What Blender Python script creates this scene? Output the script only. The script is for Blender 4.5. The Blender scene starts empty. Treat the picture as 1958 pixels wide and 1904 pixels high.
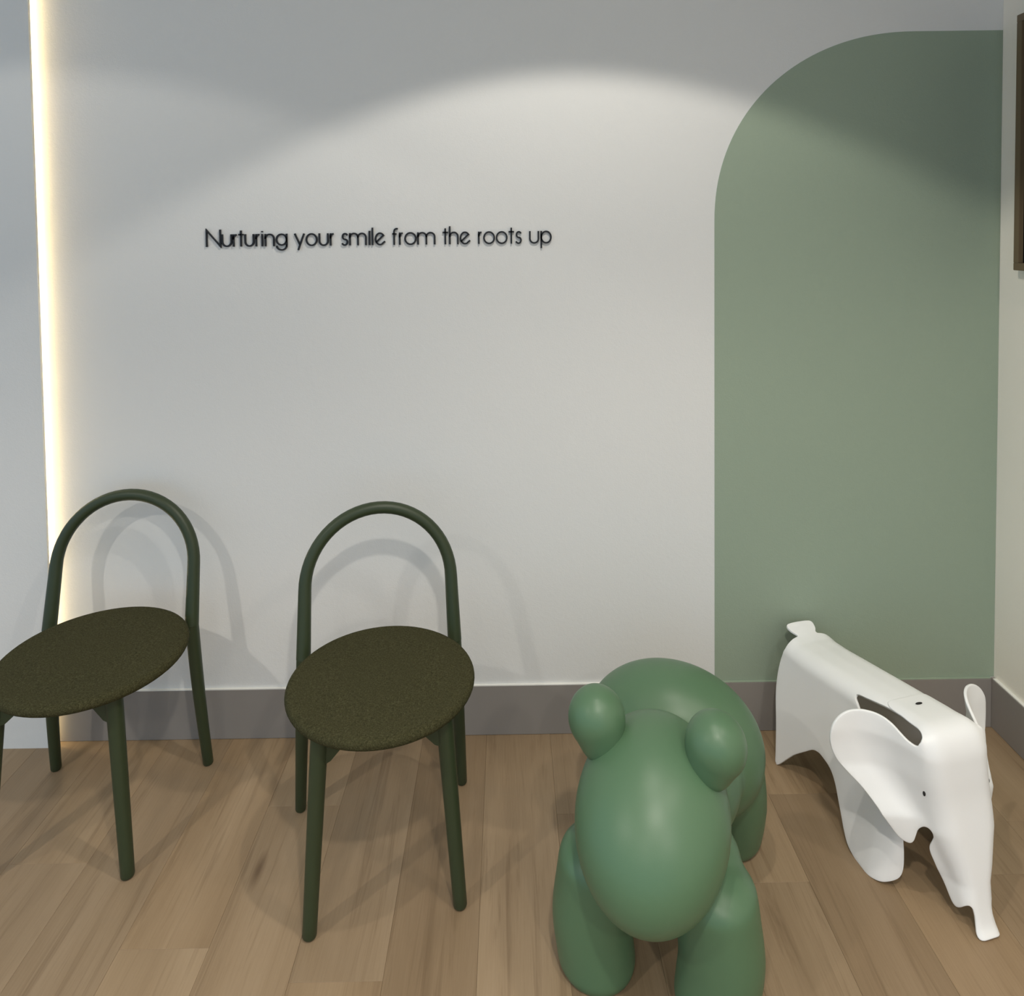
import bpy, bmesh, math, random
from mathutils import Vector, Matrix
from mathutils.geometry import delaunay_2d_cdt
random.seed(7)
scene = bpy.context.scene
COL = scene.collection

# ------------------------------------------------------------------ camera
FPX, PX, PY, PITCH, YAW, ROLL, DIST, EYE = 1339.04, 979.0, 498.7, 0.0360, 0.0065, -0.0109, 2.0621, 1.5
def make_camera():
    cp, sp, cy, sy = math.cos(PITCH), math.sin(PITCH), math.cos(YAW), math.sin(YAW)
    fwd = Vector((sy*cp, cy*cp, -sp)); right = Vector((cy, -sy, 0)); up = right.cross(fwd)
    c, s = math.cos(ROLL), math.sin(ROLL)
    r2 = c*right + s*up; u2 = -s*right + c*up
    cd = bpy.data.cameras.new('camera'); co = bpy.data.objects.new('camera', cd); COL.objects.link(co)
    m = Matrix((r2, u2, -fwd)).transposed().to_4x4(); m.translation = (0, -DIST, EYE)
    co.matrix_world = m
    cd.sensor_fit = 'HORIZONTAL'; cd.sensor_width = 36.0; cd.lens = 36.0*FPX/1958
    cd.shift_x = -(PX-979)/1958; cd.shift_y = (PY-952)/1958
    cd.clip_start = 0.02
    scene.camera = co
make_camera()

# ------------------------------------------------------------------ light and exposure
scene.view_settings.view_transform = 'Standard'; scene.view_settings.look = 'None'
scene.view_settings.gamma = 1.0; scene.view_settings.use_curve_mapping = False
scene.view_settings.exposure = 0.86
world = bpy.data.worlds.new('world'); scene.world = world; world.use_nodes = True
world.node_tree.nodes['Background'].inputs[0].default_value = (0.60, 0.80, 1.0, 1)
world.node_tree.nodes['Background'].inputs[1].default_value = 0.44
def spot(name, loc, watts, color, cone, blend, radius, target=None):
    d = bpy.data.lights.new(name, 'SPOT'); d.energy = watts; d.color = color
    d.spot_size = math.radians(cone); d.spot_blend = blend; d.shadow_soft_size = radius
    o = bpy.data.objects.new(name, d); COL.objects.link(o); o.location = loc
    if target is not None:
        o.rotation_euler = (Vector(target)-Vector(loc)).to_track_quat('-Z', 'Y').to_euler()
    return o
WARM = (1.0, 0.95, 0.85)
spot('wall_downlight', (0.19, -0.957, 2.6), 18, WARM, 117, 0.13, 0.02)
spot('wall_downlight', (-1.27, -0.957, 2.63), 18, WARM, 118, 0.14, 0.03)
spot('room_downlight_or_fill', (0.20, -2.03, 2.6), 44, WARM, 124, 0.5, 0.045)
spot('room_downlight_or_fill', (-1.95, -2.15, 2.6), 44, WARM, 124, 0.5, 0.045)
spot('room_downlight_or_fill', (1.00, -3.3, 2.6), 54, WARM, 124, 0.5, 0.06)  # added fill behind the camera, lifts the lower wall and floor
spot('room_downlight_or_fill', (-0.80, -3.5, 2.6), 50, WARM, 124, 0.5, 0.06)  # second added fill, spreads the extra light so chair shadows stay soft
spot('corner_fill_spot', (1.12, -1.45, 2.6), 15, (1.0, .93, .82), 116, 0.45, 0.05)  # extra spot, added to brighten the right wall and the elephant's corner

# ------------------------------------------------------------------ helpers
def mat(name, color, rough=0.5, spec=0.5, build=None):
    m = bpy.data.materials.new(name); m.use_nodes = True
    nt = m.node_tree; b = nt.nodes['Principled BSDF']
    b.inputs['Base Color'].default_value = (*color, 1); b.inputs['Roughness'].default_value = rough
    b.inputs['Specular IOR Level'].default_value = spec
    if build: build(nt, b)
    return m
def N(nt, kind, **kw):
    n = nt.nodes.new(kind)
    for k, v in kw.items():
        if k in n.inputs: n.inputs[k].default_value = v
        else: setattr(n, k, v)
    return n
def bump(nt, b, height, strength, dist):
    bp = N(nt, 'ShaderNodeBump', Strength=strength, Distance=dist)
    nt.links.new(height, bp.inputs['Height']); nt.links.new(bp.outputs[0], b.inputs['Normal'])
def mix(nt, fac, a, c, blend='MIX'):
    n = nt.nodes.new('ShaderNodeMix'); n.data_type = 'RGBA'; n.blend_type = blend
    for s, v in ((0, fac), (6, a), (7, c)):
        if isinstance(v, bpy.types.NodeSocket): nt.links.new(v, n.inputs[s])
        else: n.inputs[s].default_value = v if s == 0 else (*v, 1)
    return n.outputs[2]
def coords(nt, scale=(1, 1, 1), src='Object'):
    tc = nt.nodes.new('ShaderNodeTexCoord'); mp = nt.nodes.new('ShaderNodeMapping')
    mp.inputs['Scale'].default_value = scale; nt.links.new(tc.outputs[src], mp.inputs[0]); return mp.outputs[0]
def noise(nt, vec, scale, detail=3, rough=.5):
    n = N(nt, 'ShaderNodeTexNoise', Scale=scale, Detail=detail, Roughness=rough); nt.links.new(vec, n.inputs['Vector']); return n.outputs[0]
def ramp(nt, fac, stops):
    r = nt.nodes.new('ShaderNodeValToRGB'); e = r.color_ramp.elements
    while len(e) < len(stops): e.new(0.5)
    for i, (p, c) in enumerate(stops): e[i].position = p; e[i].color = (*c, 1) if len(c) == 3 else c
    nt.links.new(fac, r.inputs[0]); return r.outputs[0]

def plaster(nt, b):
    v = coords(nt); a = noise(nt, v, 260, 3, .6); c = noise(nt, v, 90, 2, .5)
    m = N(nt, 'ShaderNodeMath', operation='ADD'); nt.links.new(a, m.inputs[0]); nt.links.new(c, m.inputs[1])
    bump(nt, b, m.outputs[0], 0.35, 0.0012)
def satin_grain(nt, b):
    bump(nt, b, noise(nt, coords(nt), 700, 2), 0.12, 0.0006)
def weave(nt, b):
    v = coords(nt)
    n1 = noise(nt, coords(nt, (520, 190, 300)), 1.0, 3, .7); n2 = noise(nt, coords(nt, (190, 520, 300)), 1.0, 3, .7)
    mm = N(nt, 'ShaderNodeMath', operation='MAXIMUM'); nt.links.new(n1, mm.inputs[0]); nt.links.new(n2, mm.inputs[1])
    col = ramp(nt, mm.outputs[0], [(.38, (.022, .022, .010)), (.55, (.048, .045, .020)), (.75, (.094, .088, .044))])
    nt.links.new(col, b.inputs['Base Color']); bump(nt, b, mm.outputs[0], 0.6, 0.0012)
def oak(nt, b):
    oi = nt.nodes.new('ShaderNodeObjectInfo'); tc = nt.nodes.new('ShaderNodeTexCoord')
    sc = N(nt, 'ShaderNodeMath', operation='MULTIPLY'); sc.inputs[1].default_value = 57.0; nt.links.new(oi.outputs['Random'], sc.inputs[0])
    cb = nt.nodes.new('ShaderNodeCombineXYZ'); nt.links.new(sc.outputs[0], cb.inputs[0]); nt.links.new(sc.outputs[0], cb.inputs[1])
    ad = N(nt, 'ShaderNodeVectorMath', operation='ADD'); nt.links.new(tc.outputs['Object'], ad.inputs[0]); nt.links.new(cb.outputs[0], ad.inputs[1])
    def mp(s):
        m = nt.nodes.new('ShaderNodeMapping'); m.inputs['Scale'].default_value = s; nt.links.new(ad.outputs[0], m.inputs[0]); return m.outputs[0]
    broad = noise(nt, mp((7, .9, 1)), 1.0, 4, .55)
    wv = N(nt, 'ShaderNodeTexNoise', Scale=1.0, Detail=5.0, Roughness=.62, Distortion=1.6); nt.links.new(mp((26, 1.3, 1)), wv.inputs['Vector'])
    fine = noise(nt, mp((260, 9, 1)), 1.0, 3, .7)
    base = ramp(nt, broad, [(.28, (.272, .190, .113)), (.5, (.325, .233, .143)), (.72, (.380, .280, .180))])
    dark = ramp(nt, wv.outputs[0], [(.30, (.62, .58, .54)), (.46, (1, 1, 1)), (.62, (1.0, 1.0, 1.0)), (.75, (.82, .79, .76))])
    c1 = mix(nt, .62, base, dark, 'MULTIPLY')
    fr = ramp(nt, fine, [(.3, (.86, .84, .82)), (.6, (1, 1, 1))])
    c2 = mix(nt, .55, c1, fr, 'MULTIPLY')
    # knots: rare stretched dark spots
    vo = N(nt, 'ShaderNodeTexVoronoi', Scale=1.0, Randomness=1.0); nt.links.new(mp((6.0, 1.6, 1)), vo.inputs['Vector'])
    kn = ramp(nt, vo.outputs['Distance'], [(.02, (.42, .36, .32)), (.10, (1, 1, 1))])
    c3 = mix(nt, .8, c2, kn, 'MULTIPLY')
    tone = ramp(nt, oi.outputs['Random'], [(0, (.80, .77, .74)), (.35, (.97, .97, .98)), (.7, (1.03, 1.0, .96)), (1, (1.1, 1.1, 1.1))])
    c4 = mix(nt, 1.0, c3, tone, 'MULTIPLY')
    nt.links.new(c4, b.inputs['Base Color']); bump(nt, b, fine, 0.15, 0.0006)

M_WALL = mat('white_wall_paint', (.78, .775, .76), .75, .25, plaster)
M_RWALL = mat('cream_wall_paint', (.93, .875, .78), .7, .3, plaster)
M_SAGE = mat('sage_green_wall_paint', (.325, .395, .305), .7, .3, plaster)
M_CEIL = mat('ceiling_paint', (.8, .8, .79), .8, .2)
M_BASE = mat('grey_skirting_paint', (.285, .260, .240), .5, .4)
M_BEAD = mat('white_edge_bead', (.85, .84, .80), .5)
M_OAK = mat('oak_plank', (.4, .28, .17), .48, .35, oak)
M_SUB = mat('subfloor', (.10, .07, .05), .9)
M_GREEN = mat('dark_green_stained_wood', (.034, .048, .022), .42, .4, satin_grain)
M_FABRIC = mat('olive_woven_fabric', (.05, .05, .025), .95, .1, weave)
M_DOG = mat('green_matt_plastic', (.088, .168, .090), .40, .5, satin_grain)
M_WHITE = mat('white_matt_plastic', (.90, .90, .90), .38, .4, satin_grain)
M_DARK = mat('dark_recess', (.015, .013, .012), .8)
M_LETTER = mat('black_acrylic', (.012, .012, .014), .45, .4)
M_BRONZE = mat('bronze_frame_metal', (.16, .115, .065), .4, .5)
M_BLACK = mat('black_panel', (.004, .004, .004), .35, .2)
M_LED = bpy.data.materials.new('warm_light_strip'); M_LED.use_nodes = True
_b = M_LED.node_tree.nodes['Principled BSDF']; _b.inputs['Emission Color'].default_value = (1.0, .78, .42, 1); _b.inputs['Emission Strength'].default_value = 15

def link(name, me, m=None, parent=None, loc=None):
    o = bpy.data.objects.new(name, me); COL.objects.link(o)
    if m is not None and hasattr(me, 'materials') and not me.materials: me.materials.append(m)
    if parent is not None: o.parent = parent
    if loc is not None: o.location = loc
    return o
def from_bm(name, bm, m, parent=None, smooth=None, loc=None):
    bmesh.ops.recalc_face_normals(bm, faces=bm.faces)
    me = bpy.data.meshes.new(name); bm.to_mesh(me); bm.free()
    if smooth is not None:
        me.shade_smooth(); me.set_sharp_from_angle(angle=math.radians(smooth))
    return link(name, me, m, parent, loc)
def tag(o, label=None, cat=None, group=None, kind=None):
    if label: o['label'] = label
    if cat: o['category'] = cat
    if group: o['group'] = group
    if kind: o['kind'] = kind
    return o
def empty(name, loc, rz=0.0):
    o = bpy.data.objects.new(name, None); COL.objects.link(o); o.location = loc; o.rotation_euler = (0, 0, rz)
    o.empty_display_size = .1; return o
def box(bm, lo, hi):
    v = [bm.verts.new((x, y, z)) for x in (lo[0], hi[0]) for y in (lo[1], hi[1]) for z in (lo[2], hi[2])]
    for f in ((0, 1, 3, 2), (4, 6, 7, 5), (0, 4, 5, 1), (2, 3, 7, 6), (0, 2, 6, 4), (1, 5, 7, 3)): bm.faces.new([v[i] for i in f])
    return v
def box_obj(name, lo, hi, m, parent=None, bevel=0.0, seg=2):
    bm = bmesh.new(); c = [(a+b)/2 for a, b in zip(lo, hi)]
    box(bm, [a-d for a, d in zip(lo, c)], [a-d for a, d in zip(hi, c)])
    if bevel: bmesh.ops.bevel(bm, geom=bm.edges[:], offset=bevel, segments=seg, affect='EDGES')
    return from_bm(name, bm, m, parent, 40 if bevel else None, c)
def tube(bm, pts, rad, n=20, cap=True, tipround=True):
    """swept round tube; rad per point"""
    P = [Vector(p) for p in pts]; rings = []; up = None
    for i, p in enumerate(P):
        t = (P[min(i+1, len(P)-1)]-P[max(i-1, 0)]).normalized()
        if up is None:
            up = t.orthogonal().normalized()
        up = (up - t*up.dot(t)).normalized(); w = t.cross(up)
        rings.append([bm.verts.new(p+rad[i]*(math.cos(2*math.pi*k/n)*up+math.sin(2*math.pi*k/n)*w)) for k in range(n)])
    for a, b in zip(rings, rings[1:]):
        for k in range(n): bm.faces.new((a[k], a[(k+1) % n], b[(k+1) % n], b[k]))
    if cap: bm.faces.new(rings[0][::-1]); bm.faces.new(rings[-1])

# ------------------------------------------------------------------ the room
X0, X1, YB, ZC = -3.2, 1.458, -4.4, 2.62
tag(box_obj('wall_back', (X0, 0, 0), (X1+.1, .1, ZC), M_WALL), kind='structure')
wall_back = bpy.data.objects['wall_back']
tag(box_obj('wall_right', (X1, YB, 0), (X1+.1, 0, ZC), M_RWALL), kind='structure')
tag(box_obj('ceiling', (X0, YB, ZC), (X1+.1, .1, ZC+.1), M_CEIL), kind='structure')
# painted sage arch on the back wall, a skin of paint
def painted_arch():
    cx, cz, R, top = 1.20, 1.535, .587, 2.084
    pts = [(.611, .152)]
    for i in range(0, 41):
        a = math.pi/2*i/40
        e = 2.12
        x = cx - (cx-.611)*abs(math.cos(a))**(2/e); z = cz + (top-cz)*abs(math.sin(a))**(2/e)
        pts.append((x, z))
    pts += [(X1-.001, top+.001), (X1-.001, .152)]
    bm = bmesh.new()
    f = [bm.verts.new((x, -.0008, z)) for x, z in pts]; b = [bm.verts.new((x, .0, z)) for x, z in pts]
    bm.faces.new(f); n = len(pts)
    for i in range(n): bm.faces.new((f[i], f[(i+1) % n], b[(i+1) % n], b[i]))
    o = from_bm('painted_arch', bm, M_SAGE)
    o.parent = wall_back; o.matrix_parent_inverse = Matrix.Translation(-wall_back.location)
    o['label'] = 'sage green painted half arch'
painted_arch()
# projecting panel at the left with a light slot behind its edge
EDGE_T, EDGE_B = -1.358, -1.358
def left_panel():
    bm = bmesh.new()
    v = box(bm, (X0, -.0335, 0), (EDGE_B, -.0245, ZC))
    for q in v:
        if q.co.x > -2: q.co.x = EDGE_B + (EDGE_T-EDGE_B)*q.co.z/ZC
    o = from_bm('wall_left', bm, M_WALL); tag(o, kind='structure')
left_panel()
led = box_obj('light_strip', (EDGE_T-.037, -.0190, .002), (EDGE_T-.034, -.0130, ZC-.02), M_LED)
tag(led, 'warm glowing light strip hidden behind the edge of the left wall panel', 'light strip')
# skirting
bh = .150
tag(box_obj('baseboard_back', (-1.374, -.008, .0005), (X1-.0125, 0, bh), M_BASE, bevel=.001), kind='structure')
tag(box_obj('baseboard_right', (X1-.012, YB, .0005), (X1, 0, bh), M_BASE, bevel=.001), kind='structure')
for par, lo, hi, m, lab in (('baseboard_back', (-1.373, -.0075, bh), (.611, -.0002, bh+.0028), M_BEAD, 'thin white line'),
                            ('baseboard_back', (.611, -.0070, bh), (X1-.014, -.0009, bh+.0018), M_SAGE, 'thin sage green line'),
                            ('baseboard_right', (X1-.0105, YB, bh), (X1-.0002, -.011, bh+.0028), M_BEAD, 'thin white line')):
    o = box_obj('skirting_bead', lo, hi, m); p = bpy.data.objects[par]
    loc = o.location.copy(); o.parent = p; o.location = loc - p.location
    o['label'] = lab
# floor: every board its own plank
floor = box_obj('floor', (X0, YB, -.05), (X1+.1, .0, -.012), M_SUB); tag(floor, kind='structure')
W = .190; T0 = -.078
plank_meshes = {}
def plank_mesh(w, l):
    k = (round(w, 4), round(l, 3))
    if k not in plank_meshes:
        bm = bmesh.new(); box(bm, (-w/2, -l/2, -.0115), (w/2, l/2, 0))
        top = [e for e in bm.edges if all(abs(v.co.z) < 1e-6 for v in e.verts)]
        bmesh.ops.bevel(bm, geom=top, offset=.0004, segments=1, affect='EDGES')
        bmesh.ops.recalc_face_normals(bm, faces=bm.faces)
        me = bpy.data.meshes.new('plank'); bm.to_mesh(me); bm.free(); me.materials.append(M_OAK); plank_meshes[k] = me
    return plank_meshes[k]
JOINTS = {-2: [-.70], -4: [-.628], 0: [-1.02], 1: [-.30], 2: [-.93], 3: [-.5], -1: [-1.12], -3: [-.26], -5: [-1.0], -6: [-.42], -7: [-.8]}
k0 = math.floor((X0-T0)/W)
for k in range(k0, int((X1-T0)/W)+1):
    xa = max(T0+k*W, X0); xb = min(T0+(k+1)*W, X1)
    if xb-xa < .01: continue
    L0 = 1.22; first = JOINTS.get(k, [-random.uniform(.2, 1.2)])[0]
    cuts = [0.0]; y = first
    while y > -3.1: cuts.append(y); y -= L0
    cuts.append(max(y, -4.3))
    for ya, yb in zip(cuts, cuts[1:]):
        o = bpy.data.objects.new('plank', plank_mesh(xb-xa-.0003, ya-yb-.0003)); COL.objects.link(o)
        o.parent = floor; o.location = Vector(((xa+xb)/2, (ya+yb)/2, 0)) - floor.location

# ------------------------------------------------------------------ framed picture on the right wall
def picture():
    y1, y0, z0, z1, xw, t = -.093, -.80, 1.387, 2.099, X1, .028
    r = empty('picture_frame', (xw, (y0+y1)/2, z0))
    tag(r, 'black picture in a slim bronze frame hanging on the cream right wall', 'picture frame')
    cy = (y0+y1)/2; w = .021
    def part(name, lo, hi, m, bev=.001):
        o = box_obj(name, lo, hi, m, None, bev); l = o.location.copy(); o.parent = r; o.location = l - r.location
    part('frame_rail', (xw-t, y0, z0), (xw, y1, z0+w), M_BRONZE); part('frame_rail', (xw-t, y0, z1-w), (xw, y1, z1), M_BRONZE)
    part('frame_rail', (xw-t, y1-w, z0+w), (xw, y1, z1-w), M_BRONZE); part('frame_rail', (xw-t, y0, z0+w), (xw, y0+w, z1-w), M_BRONZE)
    part('panel', (xw-.016, y0+w, z0+w), (xw-.002, y1-w, z1-w), M_BLACK, 0)
picture()

# ------------------------------------------------------------------ raised lettering
def arcp(cx, cy, rx, ry, a0, a1, n=14):
    return [(cx+rx*math.cos(math.radians(a0+(a1-a0)*i/n)), cy+ry*math.sin(math.radians(a0+(a1-a0)*i/n))) for i in range(n+1)]
def glyph(ch, w):      # strokes in units of the x-height; w = width in the same units
    if ch == 'N': return [[(0, 0), (0, 1.42), (w, 0), (w, 1.42)]]
    if ch == 'u': return [[(0, 1), (0, w/2)] + arcp(w/2, w/2, w/2, w/2, 180, 360) + [(w, 1)]]
    if ch == 'U': return [[(0, 1), (0, w/2)] + arcp(w/2, w/2, w/2, w/2, 180, 360) + [(w, 1)], [(w, 1), (w, 0)]]
    if ch == 'r': return [[(0, 0), (0, 1)], [(0, .62)] + arcp(w*.85, .62, w*.85, .36, 180, 92, 8)]
    if ch == 't': return [[(w/2, 0), (w/2, 1.32)], [(0, 1), (w, 1)]]
    if ch == 'i': return [[(0, 0), (0, 1)], [(0, 1.24), (0, 1.26)]]
    if ch == 'I': return [[(0, 0), (0, 1.18)]]
    if ch == 'l': return [[(0, 0), (0, 1.45)]]
    if ch == 'n': return [[(0, 0), (0, 1)], [(0, 1-w/2)] + arcp(w/2, 1-w/2, w/2, w/2, 180, 0) + [(w, 0)]]
    if ch == 'm':
        h = w/2; return [[(0, 0), (0, 1)], [(0, 1-h/2)] + arcp(h/2, 1-h/2, h/2, h/2, 180, 0) + [(h, 0)], [(h, 1-h/2)] + arcp(h*1.5, 1-h/2, h/2, h/2, 180, 0) + [(w, 0)]]
    if ch == 'h': return [[(0, 0), (0, 1.5)], [(0, 1-w/2)] + arcp(w/2, 1-w/2, w/2, w/2, 180, 0) + [(w, 0)]]
    if ch == 'o': return [arcp(w/2, .5, w/2, .5, 0, 360, 26)]
    if ch == 'g': return [arcp(w/2, .53, w/2, .47, 0, 360, 24), [(w, 1), (w, .0)] + arcp(w/2, .03, w/2, .40, 0, -168, 14)]
    if ch == 'y': return [[(0, 1), (w*.5, .12)], [(w, 1), (w*.36, -.36)]]
    if ch == 's': return [arcp(w*.55, .74, w*.42, .25, 35, 235, 10)[:] + [(w*.62, .47)] + arcp(w*.48, .25, w*.46, .26, 62, -150, 12)]
    if ch == 'e': return [[(w*.10, .22), (w*.86, .80)] + arcp(w*.5, .5, w*.48, .5, 38, 318, 22) + [(w*1.0, .26)]]
    if ch == 'f': return [[(0, 0), (0, 1.12)] + arcp(w*.8, 1.12, w*.8, .26, 180, 80, 8), [(-.12, .92), (w*.55, .92)]]
    if ch == 'p': return [[(0, 1), (0, -.42)], arcp(w/2, .5, w/2, .5, 0, 360, 24)]
    return []
def dedupe(p):
    out = []
    for q in p:
        if not out or math.hypot(q[0]-out[-1][0], q[1]-out[-1][1]) > 1e-5: out.append(q)
    return out
def letter_bm(strokes, s, sw, y0, y1):
    bm = bmesh.new()
    for st in strokes:
        P = [(x*s, y*s) for x, y in dedupe(st)]; n = len(P)
        closed = n > 3 and math.hypot(P[0][0]-P[-1][0], P[0][1]-P[-1][1]) < 1e-4
        if closed: P = P[:-1]; n -= 1
        rows = []
        for i in range(n):
            if closed: a, c = P[i-1], P[(i+1) % n]
            else: a, c = P[max(i-1, 0)], P[min(i+1, n-1)]
            b = P[i]
            d1 = Vector((b[0]-a[0], b[1]-a[1])); d2 = Vector((c[0]-b[0], c[1]-b[1]))
            if d1.length < 1e-9: d1 = d2
            if d2.length < 1e-9: d2 = d1
            d1.normalize(); d2.normalize(); n1 = Vector((-d1.y, d1.x)); n2 = Vector((-d2.y, d2.x))
            m = (n1+n2); m = m.normalized() if m.length > 1e-6 else n1
            k = 1/max(.42, m.dot(n1)); o = m*(sw/2)*k
            bx, bz = b
            if not closed and i == 0: bx -= d2.x*sw*.3; bz -= d2.y*sw*.3
            if not closed and i == n-1: bx += d1.x*sw*.3; bz += d1.y*sw*.3
            rows.append([bm.verts.new((bx+o.x, y0, bz+o.y)), bm.verts.new((bx-o.x, y0, bz-o.y)), bm.verts.new((bx-o.x, y1, bz-o.y)), bm.verts.new((bx+o.x, y1, bz+o.y))])
        R = rows + ([rows[0]] if closed else [])
        for a, b in zip(R, R[1:]):
            for j in range(4): bm.faces.new((a[j], a[(j+1) % 4], b[(j+1) % 4], b[j]))
        if not closed: bm.faces.new(rows[0][::-1]); bm.faces.new(rows[-1])
    return bm
def lettering():
    A = lambda a, b: (370+a/5.153, 370+b/5.153)
    B = lambda a, b: (730+a/5.594, 730+b/5.594)
    G = [('N', *A(138, 272)), ('u', *A(291, 380)), ('r', *A(402, 432)), ('t', *A(455, 495)), ('u', *A(517, 598)), ('r', *A(624, 655)), ('i', *A(683, 683)), ('n', *A(715, 797)), ('g', *A(823, 923)),
         ('y', *A(1005, 1093)), ('o', *A(1117, 1218)), ('u', *A(1245, 1328)), ('r', *A(1355, 1385)),
         ('s', *A(1465, 1522)), ('m', *A(1545, 1702)), ('I', *A(1737, 1737)), ('l', *A(1767, 1767)), ('e', *A(1795, 1885)),
         ('f', *B(135, 172)), ('r', *B(195, 228)), ('o', *B(252, 366)), ('m', *B(390, 568)),
         ('t', *B(658, 706)), ('h', *B(730, 816)), ('e', *B(842, 942)),
         ('r', *B(1040, 1070)), ('o', *B(1095, 1205)), ('o', *B(1230, 1340)), ('t', *B(1364, 1412)), ('s', *B(1435, 1495)), ('u', *B(1587, 1678)), ('p', *B(1708, 1812))]
    root = empty('wall_lettering', (-.38, 0, 1.478))
    tag(root, 'thin black raised letters reading Nurturing your smile from the roots up on the white wall', 'lettering')
    XH = .0335
    for ch, a, b in G:
        xa, xb = [-.883+(q-395)*(1.014/660.5) for q in (a, b)]
        bm = letter_bm(glyph(ch, (xb-xa)/XH), XH, .0046, -.0065, -.0002)
        o = from_bm('letter', bm, M_LETTER, root); o.location = (xa+.38, 0, 0)
lettering()

# ------------------------------------------------------------------ chairs
def frange(a, b, n): return [a+(b-a)*i/n for i in range(n+1)]
def make_chair():
    r = empty('dining_chair', (0, 0, 0))
    # local x = the sitter's left-right, local -y = front, so f (forward) = -y
    # hoop back: one bent tube down to the joint beside the seat
    pts = []; R = .190; ZS = .585
    for z in frange(.4265, ZS, 8)[:-1]: pts.append((-R-.0035*(ZS-z)/.15, .1845+(z-.435)*.205, z))
    for i in range(33):
        a = math.pi*(1-i/32); z = ZS+.188*math.sin(a); pts.append((R*math.cos(a), .1845+(z-.435)*.205, z))
    for z in frange(ZS, .4265, 8)[1:]: pts.append((R+.0035*(ZS-z)/.15, .1845+(z-.435)*.205, z))
    rad = [.0160+.0022*max(0, (ZS+.05-p[2])/.2) for p in pts]
    bm = bmesh.new(); tube(bm, pts, rad, 24); from_bm('backrest_hoop', bm, M_GREEN, r, 40)
    def leg(p):
        bm = bmesh.new(); P = [Vector(q[0]) for q in p]; rr = [q[1] for q in p]
        tube(bm, P, rr, 22); from_bm('leg', bm, M_GREEN, r, 40)
    for s in (-1, 1):
        top, bot = Vector((s*.1937, .1835, .4300)), Vector((s*.213, .222, .002))
        L = []
        for i in range(13):
            t = i/12; q = top.lerp(bot, t); q.y -= .010*math.sin(math.pi*t)*.6
            L.append((q, .0178+.0004*math.sin(math.pi*min(1, t*1.4))-.0040*t))
        d = (bot-top).normalized(); L[-1] = (bot-d*.004, L[-1][1]); L.append((bot-d*.001, L[-1][1]*.93)); L.append((bot+d*.0015, L[-1][1]*.72))
        leg(L)
        top, bot = Vector((s*.135, -.112, .424)), Vector((s*.163, -.130, .002))
        L = []
        for i in range(13):
            t = i/12; L.append((top.lerp(bot, t), .0190-.0036*t))
        d = (bot-top).normalized(); L[-1] = (bot-d*.004, L[-1][1]); L.append((bot-d*.001, L[-1][1]*.93)); L.append((bot+d*.0015, L[-1][1]*.72))
        leg(L)
    # under-seat ring frame with corner blocks
    bm = bmesh.new()
    bmesh.ops.create_cone(bm, cap_ends=True, segments=48, radius1=.160, radius2=.178, depth=.018, matrix=Matrix.Translation((0, .007, .4300)))
    from_bm('seat_base', bm, M_GREEN, r, 40)
    for s in (-1, 1):
        bm = bmesh.new()
        d = Vector((-s*.95, .25, 0)).normalized(); n = Vector((-d.y, d.x, 0)); o = Vector((s*.137, -.112, 0))
        prof = [(.0, .424), (.085, .424), (.070, .412), (.045, .392), (.022, .372), (.0, .366)]
        a = [bm.verts.new(o+d*x+n*.014+Vector((0, 0, z))) for x, z in prof]; b = [bm.verts.new(o+d*x-n*.014+Vector((0, 0, z))) for x, z in prof]
        bm.faces.new(a); bm.faces.new(b[::-1]); k = len(prof)
        for i in range(k): bm.faces.new((a[i], b[i], b[(i+1) % k], a[(i+1) % k]))
        from_bm('corner_block', bm, M_GREEN, r)
    for s in (-1, 1):   # short side rails to the rear legs
        bm = bmesh.new(); tube(bm, [(s*.150, .095, .419), (s*.176, .15, .417), (s*.190, .178, .414)], [.011, .011, .012], 12); from_bm('side_rail', bm, M_GREEN, r, 40)
    # upholstered round seat
    bm = bmesh.new(); prof = [(0, .4385), (.19, .4385)]
    Rr = .2195
    for i in range(13):
        a = -math.pi/2+math.pi*i/12; prof.append((Rr-.014+.014*math.cos(a), .4520+.0135*math.sin(a)))
    for i in range(1, 9):
        q = i/8; prof.append(((Rr-.014)*(1-q), .4655+.005*(1-(1-q)**2)))
    n = 72; rings = []
    for rr, z in prof:
        rings.append([bm.verts.new((0, 0, z))] if rr < 1e-6 else [bm.verts.new((rr*math.cos(2*math.pi*k/n), rr*math.sin(2*math.pi*k/n), z)) for k in range(n)])
    for a, b in zip(rings, rings[1:]):
        for k in range(n):
            if len(a) == 1: bm.faces.new((a[0], b[(k+1) % n], b[k]))
            elif len(b) == 1: bm.faces.new((a[k], a[(k+1) % n], b[0]))
            else: bm.faces.new((a[k], a[(k+1) % n], b[(k+1) % n], b[k]))
    o = from_bm('seat', bm, M_FABRIC, r, 50); o.location.y = .009; o['label'] = 'olive woven round cushion seat'
    return r
def copy_tree(o, parent=None):
    c = o.copy(); COL.objects.link(c); c.parent = parent
    for ch in list(o.children): copy_tree(ch, c)
    return c
chair = make_chair()
chair2 = copy_tree(chair)
chair.location = (-.3067, -.4494, 0); chair.rotation_euler = (0, 0, .195)
tag(chair, 'dark green round-seated hoop-back chair in the middle, beside the green dog stool', 'chair', 'hoop-back chairs against the wall')
for c in chair2.children:
    if c.name.startswith('seat'): c.location.x += .023
chair2.location = (-1.078, -.333, 0); chair2.rotation_euler = (0, 0, 0.03)
tag(chair2, 'dark green round-seated hoop-back chair at the left, before the glowing light slot', 'chair', 'hoop-back chairs against the wall')

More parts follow.
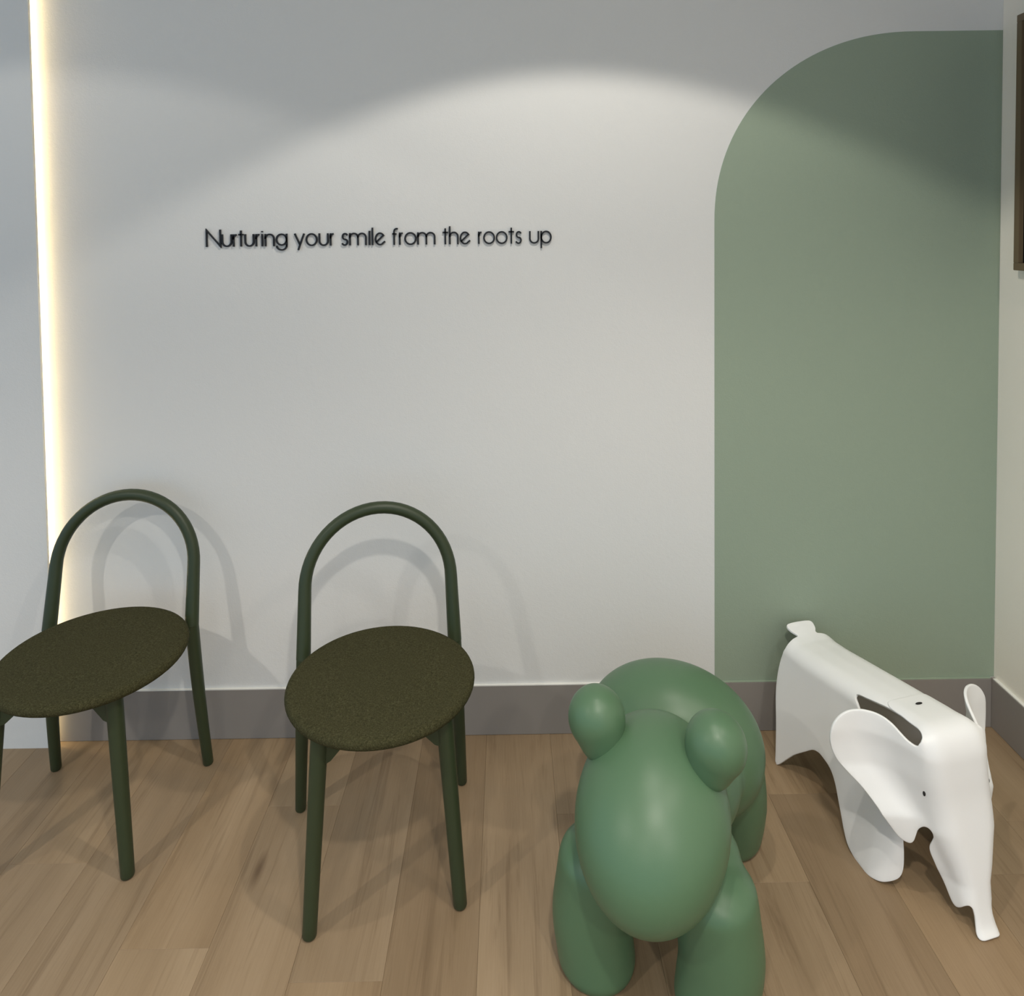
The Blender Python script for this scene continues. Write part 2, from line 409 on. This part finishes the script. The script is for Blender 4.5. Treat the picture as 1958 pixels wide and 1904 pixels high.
# ------------------------------------------------------------------ green dog stool
def ellipsoid(bm, c, r, rot=0.0, seg=32):
    m = Matrix.Translation((c[0], -c[1], c[2])) @ Matrix.Rotation(rot, 4, 'X') @ Matrix.Diagonal((r[0], r[1], r[2], 1))
    bmesh.ops.create_uvsphere(bm, u_segments=seg, v_segments=seg//2, radius=1.0, matrix=m)
def remeshed(bm, voxel, smooth_it):
    me = bpy.data.meshes.new('tmp'); bm.to_mesh(me); bm.free()
    o = bpy.data.objects.new('tmp', me); COL.objects.link(o)
    a = o.modifiers.new('r', 'REMESH'); a.mode = 'VOXEL'; a.voxel_size = voxel
    s = o.modifiers.new('s', 'SMOOTH'); s.factor = .5; s.iterations = smooth_it
    dg = bpy.context.evaluated_depsgraph_get(); dg.update()
    out = bpy.data.meshes.new_from_object(o.evaluated_get(dg)); bpy.data.objects.remove(o); bpy.data.meshes.remove(me)
    return out
def dog():
    ang = 20.5
    r = empty('dog_stool', (.288, -.66, 0), -math.radians(ang))
    tag(r, 'green moulded plastic dog-shaped stool with ball ears, facing the camera', 'stool')
    e = .006
    bm = bmesh.new()
    ellipsoid(bm, (e, .055, .350), (.152, .190, .128), .50, 48)      # head
    ellipsoid(bm, (e, -.06, .32), (.110, .11, .13), .3)              # neck
    ellipsoid(bm, (.004, -.17, .285), (.168, .22, .115))             # trunk
    ellipsoid(bm, (.004, -.27, .275), (.215, .150, .178), 0, 48)     # hindquarters
    ellipsoid(bm, (.008, -.02, .235), (.166, .095, .085))              # shoulders
    for s in (-1, 1):
        for k in range(22):
            t = k/21
            x = .117+.015*min(1, t*1.6)-.016*max(0, t-.5)/.5
            ellipsoid(bm, (s*x+.009, .040+.010*t, .215-.215*t), (.084-.006*abs(t-.4), .086-.006*t, .05), 0, 24)
            x = .116+.014*math.sin(math.pi*min(1, t*.9))-.006*t
            ellipsoid(bm, (s*x+.010, -.302-.048*t, .23-.23*t), (.090-.010*t, .088-.008*t, .05), 0, 24)
    me = remeshed(bm, .0065, 16)
    for v in me.vertices:
        if v.co.z < .022:                                             # feet cut flat with a rounded rim
            z = max(0.0, v.co.z); k = (.022-z)/.022; front = -v.co.y > -.14
            fx = (1 if v.co.x > .009 else -1)*.126+.009; fy = -.050 if front else .338
            v.co.x += (fx-v.co.x)*.10*k*k; v.co.y += (fy-v.co.y)*.10*k*k; v.co.z = z
    me.name = 'body'; me.shade_smooth(); link('body', me, M_DOG, r)
    for s in (-1, 1):
        bm = bmesh.new()
        c = (s*.120+.006, .015, .4925)
        ellipsoid(bm, c, (.060, .060, .062), 0, 40); [ellipsoid(bm, (c[0]-s*.012*k/5, c[1]+.004*k/5, c[2]-.040*k/5), (.060-.012*k/5, .060-.012*k/5, .056-.012*k/5), 0, 32) for k in range(1, 6)]
        me = remeshed(bm, .004, 14); me.name = 'ear'; me.shade_smooth(); link('ear', me, M_DOG, r)
dog()

# ------------------------------------------------------------------ white elephant stool
# ---- shared pure-python mapping (local coords l,f,z) ----
def sm(a,b,x):
    t=max(0.0,min(1.0,(x-a)/(b-a))); return t*t*(3-2*t)
def lerp(a,b,t): return a+(b-a)*t
def table(T,x):
    if x<=T[0][0]: return T[0][1]
    for (a,u),(b,v) in zip(T,T[1:]):
        if x<=b: return lerp(u,v,(x-a)/(b-a))
    return T[-1][1]
def smooth_line(P,n=8):
    out=[]
    for i in range(len(P)-1):
        p0=P[max(i-1,0)];p1=P[i];p2=P[i+1];p3=P[min(i+2,len(P)-1)]
        for k in range(n):
            t=k/n
            out.append(tuple(.5*((2*b)+(c-a)*t+(2*a-5*b+4*c-d)*t*t+(-a+3*b-3*c+d)*t**3) for a,b,c,d in zip(p0,p1,p2,p3)))
    out.append(tuple(P[-1])); return out
PROF=smooth_line([(-.06,.3760),(0,.3840),(.05,.3920),(.090,.3960),(.117,.386),(.133,.355),(.139,.31),(.145,.25),(.156,.19),(.170,.12),(.184,.055),(.195,.02),(.207,.004)])
ACC=[0.0]
for a,b in zip(PROF,PROF[1:]): ACC.append(ACC[-1]+math.hypot(b[0]-a[0],b[1]-a[1]))
def prof(t):
    t=max(0.0,min(ACC[-1],t)); i=0
    while i<len(ACC)-2 and ACC[i+1]<t: i+=1
    a,b=PROF[i],PROF[i+1]; k=(t-ACC[i])/(ACC[i+1]-ACC[i]); d=ACC[i+1]-ACC[i]
    return lerp(a[0],b[0],k),lerp(a[1],b[1],k)
def frame(t):
    f,z=prof(t); f0,z0=prof(t-.012); f1,z1=prof(t+.012); d=math.hypot(f1-f0,z1-z0)
    return f,z,-(z1-z0)/d,(f1-f0)/d      # normal (nf,nz)
TF=next(a for a,p in zip(ACC,PROF) if p[0]>.1 and p[1]<.35)   # t where the face is upright
TW=[(0,.034),(.09,.035),(.15,.041),(TF,.045),(TF+.16,.035),(TF+.26,.012),(TF+.4,.010)]
TR=[(0,.036),(.09,.037),(.15,.047),(TF,.05),(TF+.16,.045),(TF+.26,.03),(TF+.4,.02)]
TA=[(0,62),(TF-.05,68),(TF,66),(TF+.12,70),(TF+.2,75),(TF+.3,80)]
def shift(t): return .005*sm(TF-.05,TF+.15,t)+.007*sm(TF+.02,TF+.14,t)*(1-sm(TF+.22,TF+.32,t))
TE=[(TF,.050),(TF+.06,.047),(TF+.14,.006)]
TR2=[(TF,.105),(TF+.05,.09),(TF+.14,.05)]
TMX=[(TF,53),(TF+.05,50),(TF+.14,45)]
def arc(s,w,r,th,k=0.0,E=(1,1,1)):
    a=abs(s); sg=1 if s>=0 else -1
    if a<=w: return s,0.0
    q=(a-w)/r
    if q<=th: l=w+r*math.sin(q); b=r*(1-math.cos(q))
    else:
        e=(q-th)*r; e1,r2,mx=E
        l=w+r*math.sin(th)+e*math.cos(th); b=r*(1-math.cos(th))+e*math.sin(th)
        if k>0 and e>e1:
            g=min((e-e1)/r2,mx); x=max(0.0,(e-e1)-mx*r2)
            l2=w+r*math.sin(th)+e1*math.cos(th)+r2*(math.sin(g-th)+math.sin(th))+x*math.cos(g-th)
            b2=r*(1-math.cos(th))+e1*math.sin(th)+r2*(math.cos(g-th)-math.cos(th))-x*math.sin(g-th)
            l=lerp(l,l2,k); b=lerp(b,b2,k)
    return sg*l,b
def head(s,t):
    l,b=arc(s,table(TW,t),table(TR,t),math.radians(table(TA,t)),1-sm(TF+.235,TF+.29,t),(table(TE,t),table(TR2,t),math.radians(table(TMX,t))))
    k=1-sm(.09,.15,t)
    if k>0 and abs(l)>.036:
        c=min(1.0,(abs(l)-.036)/.047); b=lerp(b,.040*(1-math.sqrt(1-c*c)),k)
    f,z,nf,nz=frame(t); l+=shift(t)
    p=(l,f-b*nf,z-b*nz)
    k=sm(.07,.12,abs(s))*(1-sm(TF+.02,TF+.06,t)) 
    if k>0:
        q=(l,.136-b,.35+(TF-t)); p=tuple(lerp(a,c,k) for a,c in zip(p,q))
    return p
# body
TOPZ=[(-.425,.349),(-.412,.343),(-.395,.338),(-.375,.333),(-.35,.331),(-.3,.336),(-.13,.364),(-.05,.377),(.03,.388)]
LB=[(-.40,.137),(-.33,.129),(-.2,.118),(-.1,.129),(0,.136),(.2,.136)]
def body(q,v):
    h=table(TOPZ,max(q,-.37))-.042; tz=table(TOPZ,q)-table(TOPZ,max(q,-.37)); fl=sm(.374,.392,-q); lb=table(LB,q)
    if q>0:
        a=min(q/.065,1.35); e=max(0,q-1.35*.065); pf=.065*math.sin(a)+e*math.cos(a); lb=lb-.065*(1-math.cos(a))-e*math.sin(a)
    else: pf=q
    if v<=h:
        k=1-v/h; u=k**(1.15+.7*sm(-.15,-.05,q))
        return (-(.083+(lb-.083)*u), lerp(q,pf,min(1,k*1.6)), v)
    ph=(v-h)/.068
    if ph<=1:
        fl*=sm(.5,.8,ph)
        return (-lerp(.036+.047*math.cos(ph*math.pi/2),.036+.068*(1-ph),fl), q, tz*sm(.5,.8,ph)+lerp(h+.040*math.sin(ph*math.pi/2),h+.041,fl))
    x=.036-(v-h-.068)
    return (-x, q, tz+h+.040+.002*(1-abs(x)/.036))


def catmull(P, step):
    out = []; n = len(P)
    for i in range(n-1):
        p0, p1, p2, p3 = P[max(i-1, 0)], P[i], P[i+1], P[min(i+2, n-1)]
        d = math.hypot(p2[0]-p1[0], p2[1]-p1[1]); m = max(1, int(d/step))
        for k in range(m):
            t = k/m
            out.append(tuple(.5*((2*b)+(c-a)*t+(2*a-5*b+4*c-d_)*t*t+(-a+3*b-3*c+d_)*t**3) for a, b, c, d_ in zip(p0, p1, p2, p3)))
    out.append(P[-1]); return out
def sheet(outline, fn, thick, grid):
    """fill a flat outline (s,t) with triangles and bend it into space with fn -> (l,f,z)"""
    n = len(outline); V = [Vector(p) for p in outline]
    xs = [p[0] for p in outline]; ys = [p[1] for p in outline]
    def inside(x, y):
        c = False; j = n-1
        for i in range(n):
            (xi, yi), (xj, yj) = outline[i], outline[j]
            if (yi > y) != (yj > y) and x < (xj-xi)*(y-yi)/(yj-yi)+xi: c = not c
            j = i
        return c
    def near(x, y):
        return any((x-a)**2+(y-b)**2 < (grid*.55)**2 for a, b in outline)
    j = 0; y = min(ys)
    while y < max(ys):
        x = -grid*round(max(abs(min(xs)), abs(max(xs)))/grid) + (grid/2 if j % 2 else 0)
        while x < max(xs):
            if inside(x, y) and not near(x, y): V.append(Vector((x, y)))
            x += grid
        y += grid*.866; j += 1
    vs, es, fs, *_ = delaunay_2d_cdt(V, [], [list(range(n))], 1, 1e-7)
    bm = bmesh.new(); bv = []
    for p in vs:
        l, f, z = fn(p.x, p.y); bv.append(bm.verts.new((l, -f, z)))
    for f in fs: bm.faces.new([bv[i] for i in f])
    bmesh.ops.recalc_face_normals(bm, faces=bm.faces)
    # make the normals point outwards (up / forward / sideways)
    sgn = sum(f.normal.z*f.calc_area() for f in bm.faces if f.normal.z*1 != 0)
    if sgn < 0: bmesh.ops.reverse_faces(bm, faces=bm.faces)
    me = bpy.data.meshes.new('tmp'); bm.to_mesh(me); bm.free()
    o = bpy.data.objects.new('tmp', me); COL.objects.link(o)
    s = o.modifiers.new('s', 'SOLIDIFY'); s.thickness = thick; s.offset = -1; s.use_even_offset = False
    b = o.modifiers.new('b', 'BEVEL'); b.width = thick*.42; b.segments = 3; b.limit_method = 'ANGLE'; b.angle_limit = math.radians(50); b.use_clamp_overlap = True
    dg = bpy.context.evaluated_depsgraph_get(); dg.update()
    out = bpy.data.meshes.new_from_object(o.evaluated_get(dg)); bpy.data.objects.remove(o); bpy.data.meshes.remove(me)
    out.shade_smooth(); out.set_sharp_from_angle(angle=math.radians(60))
    return out
def split(me, fn, names, parent, m):
    """cut one shell into parts by face centre, keeping its shading continuous"""
    nl = [tuple(c.vector) for c in me.corner_normals]
    groups = {}
    for p in me.polygons: groups.setdefault(fn(p.center), []).append(p)
    for g, polys in groups.items():
        idx = {}; verts = []; faces = []; norms = []
        for p in polys:
            f = []
            for vi, li in zip(p.vertices, p.loop_indices):
                if vi not in idx: idx[vi] = len(verts); verts.append(tuple(me.vertices[vi].co))
                f.append(idx[vi]); norms.append(nl[li])
            faces.append(f)
        q = bpy.data.meshes.new(names[g]); q.from_pydata(verts, [], faces); q.shade_smooth(); q.normals_split_custom_set(norms); q.update()
        link(names[g], q, m, parent)
def elephant():
    ang = math.atan2(.245, .9695)
    r = empty('elephant_stool', (.9537, -.4428, 0), ang)
    tag(r, 'white moulded plastic elephant-shaped stool with flared ears in the wall corner', 'stool')
    # head, ears and trunk: left half outline from the crown to the trunk tip, then mirrored
    half = [(-0.0560, 0.0380), (-0.0645, 0.0480), (-0.0685, 0.0640), (-0.0690, 0.1000), (-0.0696, 0.1345), (-0.0738, 0.1546), (-0.0829, 0.1693), (-0.0920, 0.1865), (-0.1009, 0.2009), (-0.1046, 0.2078), (-0.1134, 0.2126), (-0.1256, 0.2109), (-0.1415, 0.2027), (-0.1576, 0.1930), (-0.1744, 0.1860), (-0.1912, 0.1822), (-0.2078, 0.1812), (-0.2264, 0.1815), (-0.2515, 0.1863), (-0.2698, 0.1963), (-0.2826, 0.2101), (-0.2897, 0.2256), (-0.2932, 0.2438), (-0.2922, 0.2588), (-0.2866, 0.2714), (-0.2759, 0.2864), (-0.2570, 0.3033), (-0.2287, 0.3260), (-0.2023, 0.3550), (-0.1831, 0.3862), (-0.1682, 0.4086), (-0.1549, 0.4206), (-0.1427, 0.4243), (-0.1351, 0.4185), (-0.1296, 0.4059), (-0.1239, 0.3916), (-0.1149, 0.3829), (-0.1045, 0.3814), (-0.0975, 0.3867), (-0.0955, 0.3970), (-0.1002, 0.4112), (-0.1052, 0.4254), (-0.1042, 0.4404), (-0.0963, 0.4633), (-0.0863, 0.4918), (-0.0766, 0.5165), (-0.0693, 0.5299), (-0.0617, 0.5339), (-0.0522, 0.5306), (-0.0413, 0.5234), (-0.0318, 0.5202), (-0.0257, 0.5264), (-0.0242, 0.5412), (-0.0277, 0.5579), (-0.0305, 0.5670), (-0.0285, 0.5745), (-0.0190, 0.5778), (0.0000, 0.5781)]
    L_ = catmull(half, .0035)
    outline = L_ + [(-a, b) for a, b in reversed(L_[:-1])]
    n = 13
    outline += [(.058-.116*i/n, .038) for i in range(1, n)]
    me = sheet(outline, lambda s, t: (lambda p: (p[0], p[1], p[2]+.0008))(head(s, t)), .0065, .0075)
    def part(c):
        return 'ear' + ('l' if c.x < 0 else 'r') if abs(c.x) > .094 and c.z > .12 else ('trunk' if c.z < .2 else 'head')
    split(me, part, {'earl': 'ear', 'earr': 'ear', 'trunk': 'trunk', 'head': 'head'}, r, M_WHITE); bpy.data.meshes.remove(me)
    # back, flanks and legs
    def vtop(q): return table(TOPZ, max(q, -.37))-.042+.068+.036
    half = [(-.424, 'c', .0), (-.424, 'c', -.030), (-.417, 'c', -.043), (-.400, 'c', -.040), (-.382, 'c', -.033)]
    pts = [(q, vtop(q)+l) for q, _, l in half]
    pts += [(-.3760, .3169), (-.3800, .2960), (-.3882, .2650), (-.3920, .2230), (-.3875, .1725), (-.3690, .1012), (-.3560, .0420), (-.3490, .0060), (-.3440, .0), (-.3350, .0060), (-.3100, .0380), (-.2888, .0639), (-.2560, .0950), (-.2265, .1214),
            (-.2053, .1300), (-.1841, .1298), (-.1640, .1270), (-.1478, .1200), (-.1314, .1030), (-.1140, .0740), (-.0964, .0465), (-.0830, .0270), (-.0648, .0090), (-.0400, .0010), (-.0236, .0), (.0, .0), (.0158, .0005), (.0380, .0050), (.0552, .0135),
            (.0755, .0275), (.0850, .0454), (.0875, .0720), (.0855, .1028), (.078, .135), (.060, .165), (.030, .200), (-.01, .235), (-.045, .275), (-.072, .300), (-.0814, .322), (-.0910, .336), (-.100, .3455), (-.1005, .353), (-.0940, .3572), (-.0816, .3608), (-.0661, .3655), (-.0366, .3747), (-.0158, .3809), (.0097, .3865), (.0200, .3885)]
    P = catmull(pts, .0045)
    P = [(a, max(0, b)) for a, b in P]
    right = [('+', a, b) for a, b in P]
    # body() maps (q, v) for the left half; unfold to s = distance from the mid line so both halves make one sheet
    def unf(q, v): return -(vtop(q)-v), q
    Lh = [unf(a, b) for a, b in P]
    outl = Lh + [(-s, q) for s, q in reversed(Lh)]
    # drop duplicates on the mid line
    O2 = []
    for p in outl:
        if not O2 or math.hypot(p[0]-O2[-1][0], p[1]-O2[-1][1]) > 4e-4: O2.append(p)
    if math.hypot(O2[0][0]-O2[-1][0], O2[0][1]-O2[-1][1]) < 4e-4: O2.pop()
    def bd(s, q):
        v = max(0.0, vtop(q)-abs(s)); l, f, z = body(q, v); return (l if s < 0 else -l, f, z)
    me = sheet(O2, bd, .0065, .0085)
    def part(c):
        f = -c.y
        if f < -.372 and c.z > .325: return 'tail'
        if c.z < .13 and f < -.2: return 'rl' if c.x < 0 else 'rr'
        if c.z < .25 and f > -.125: return 'fl' if c.x < 0 else 'fr'
        return 'body'
    split(me, part, {'tail': 'tail', 'rl': 'rear_leg', 'rr': 'rear_leg', 'fl': 'front_leg', 'fr': 'front_leg', 'body': 'body'}, r, M_WHITE); bpy.data.meshes.remove(me)
    # eyes and the small slot in the crown: recessed dark capsules
    for name, s, t, size, lab in (('eye', -.1003, .3078, (.0022, .0035, .006), None), ('eye', .0903, .3078, (.0022, .0035, .006), None), ('slot', .0006, .0754, (.0095, .0035, .0015), 'small dark slot')):
        p = head(s, t); bm = bmesh.new(); bmesh.ops.create_uvsphere(bm, u_segments=16, v_segments=8, radius=1)
        for v in bm.verts: v.co = Vector((v.co.x*size[0], v.co.y*size[1], v.co.z*size[2]))
        o = from_bm(name, bm, M_DARK, r, 60); o.location = (p[0], -p[1], p[2]+.0022); o['label'] = lab or 'small dark eye slit'
elephant()
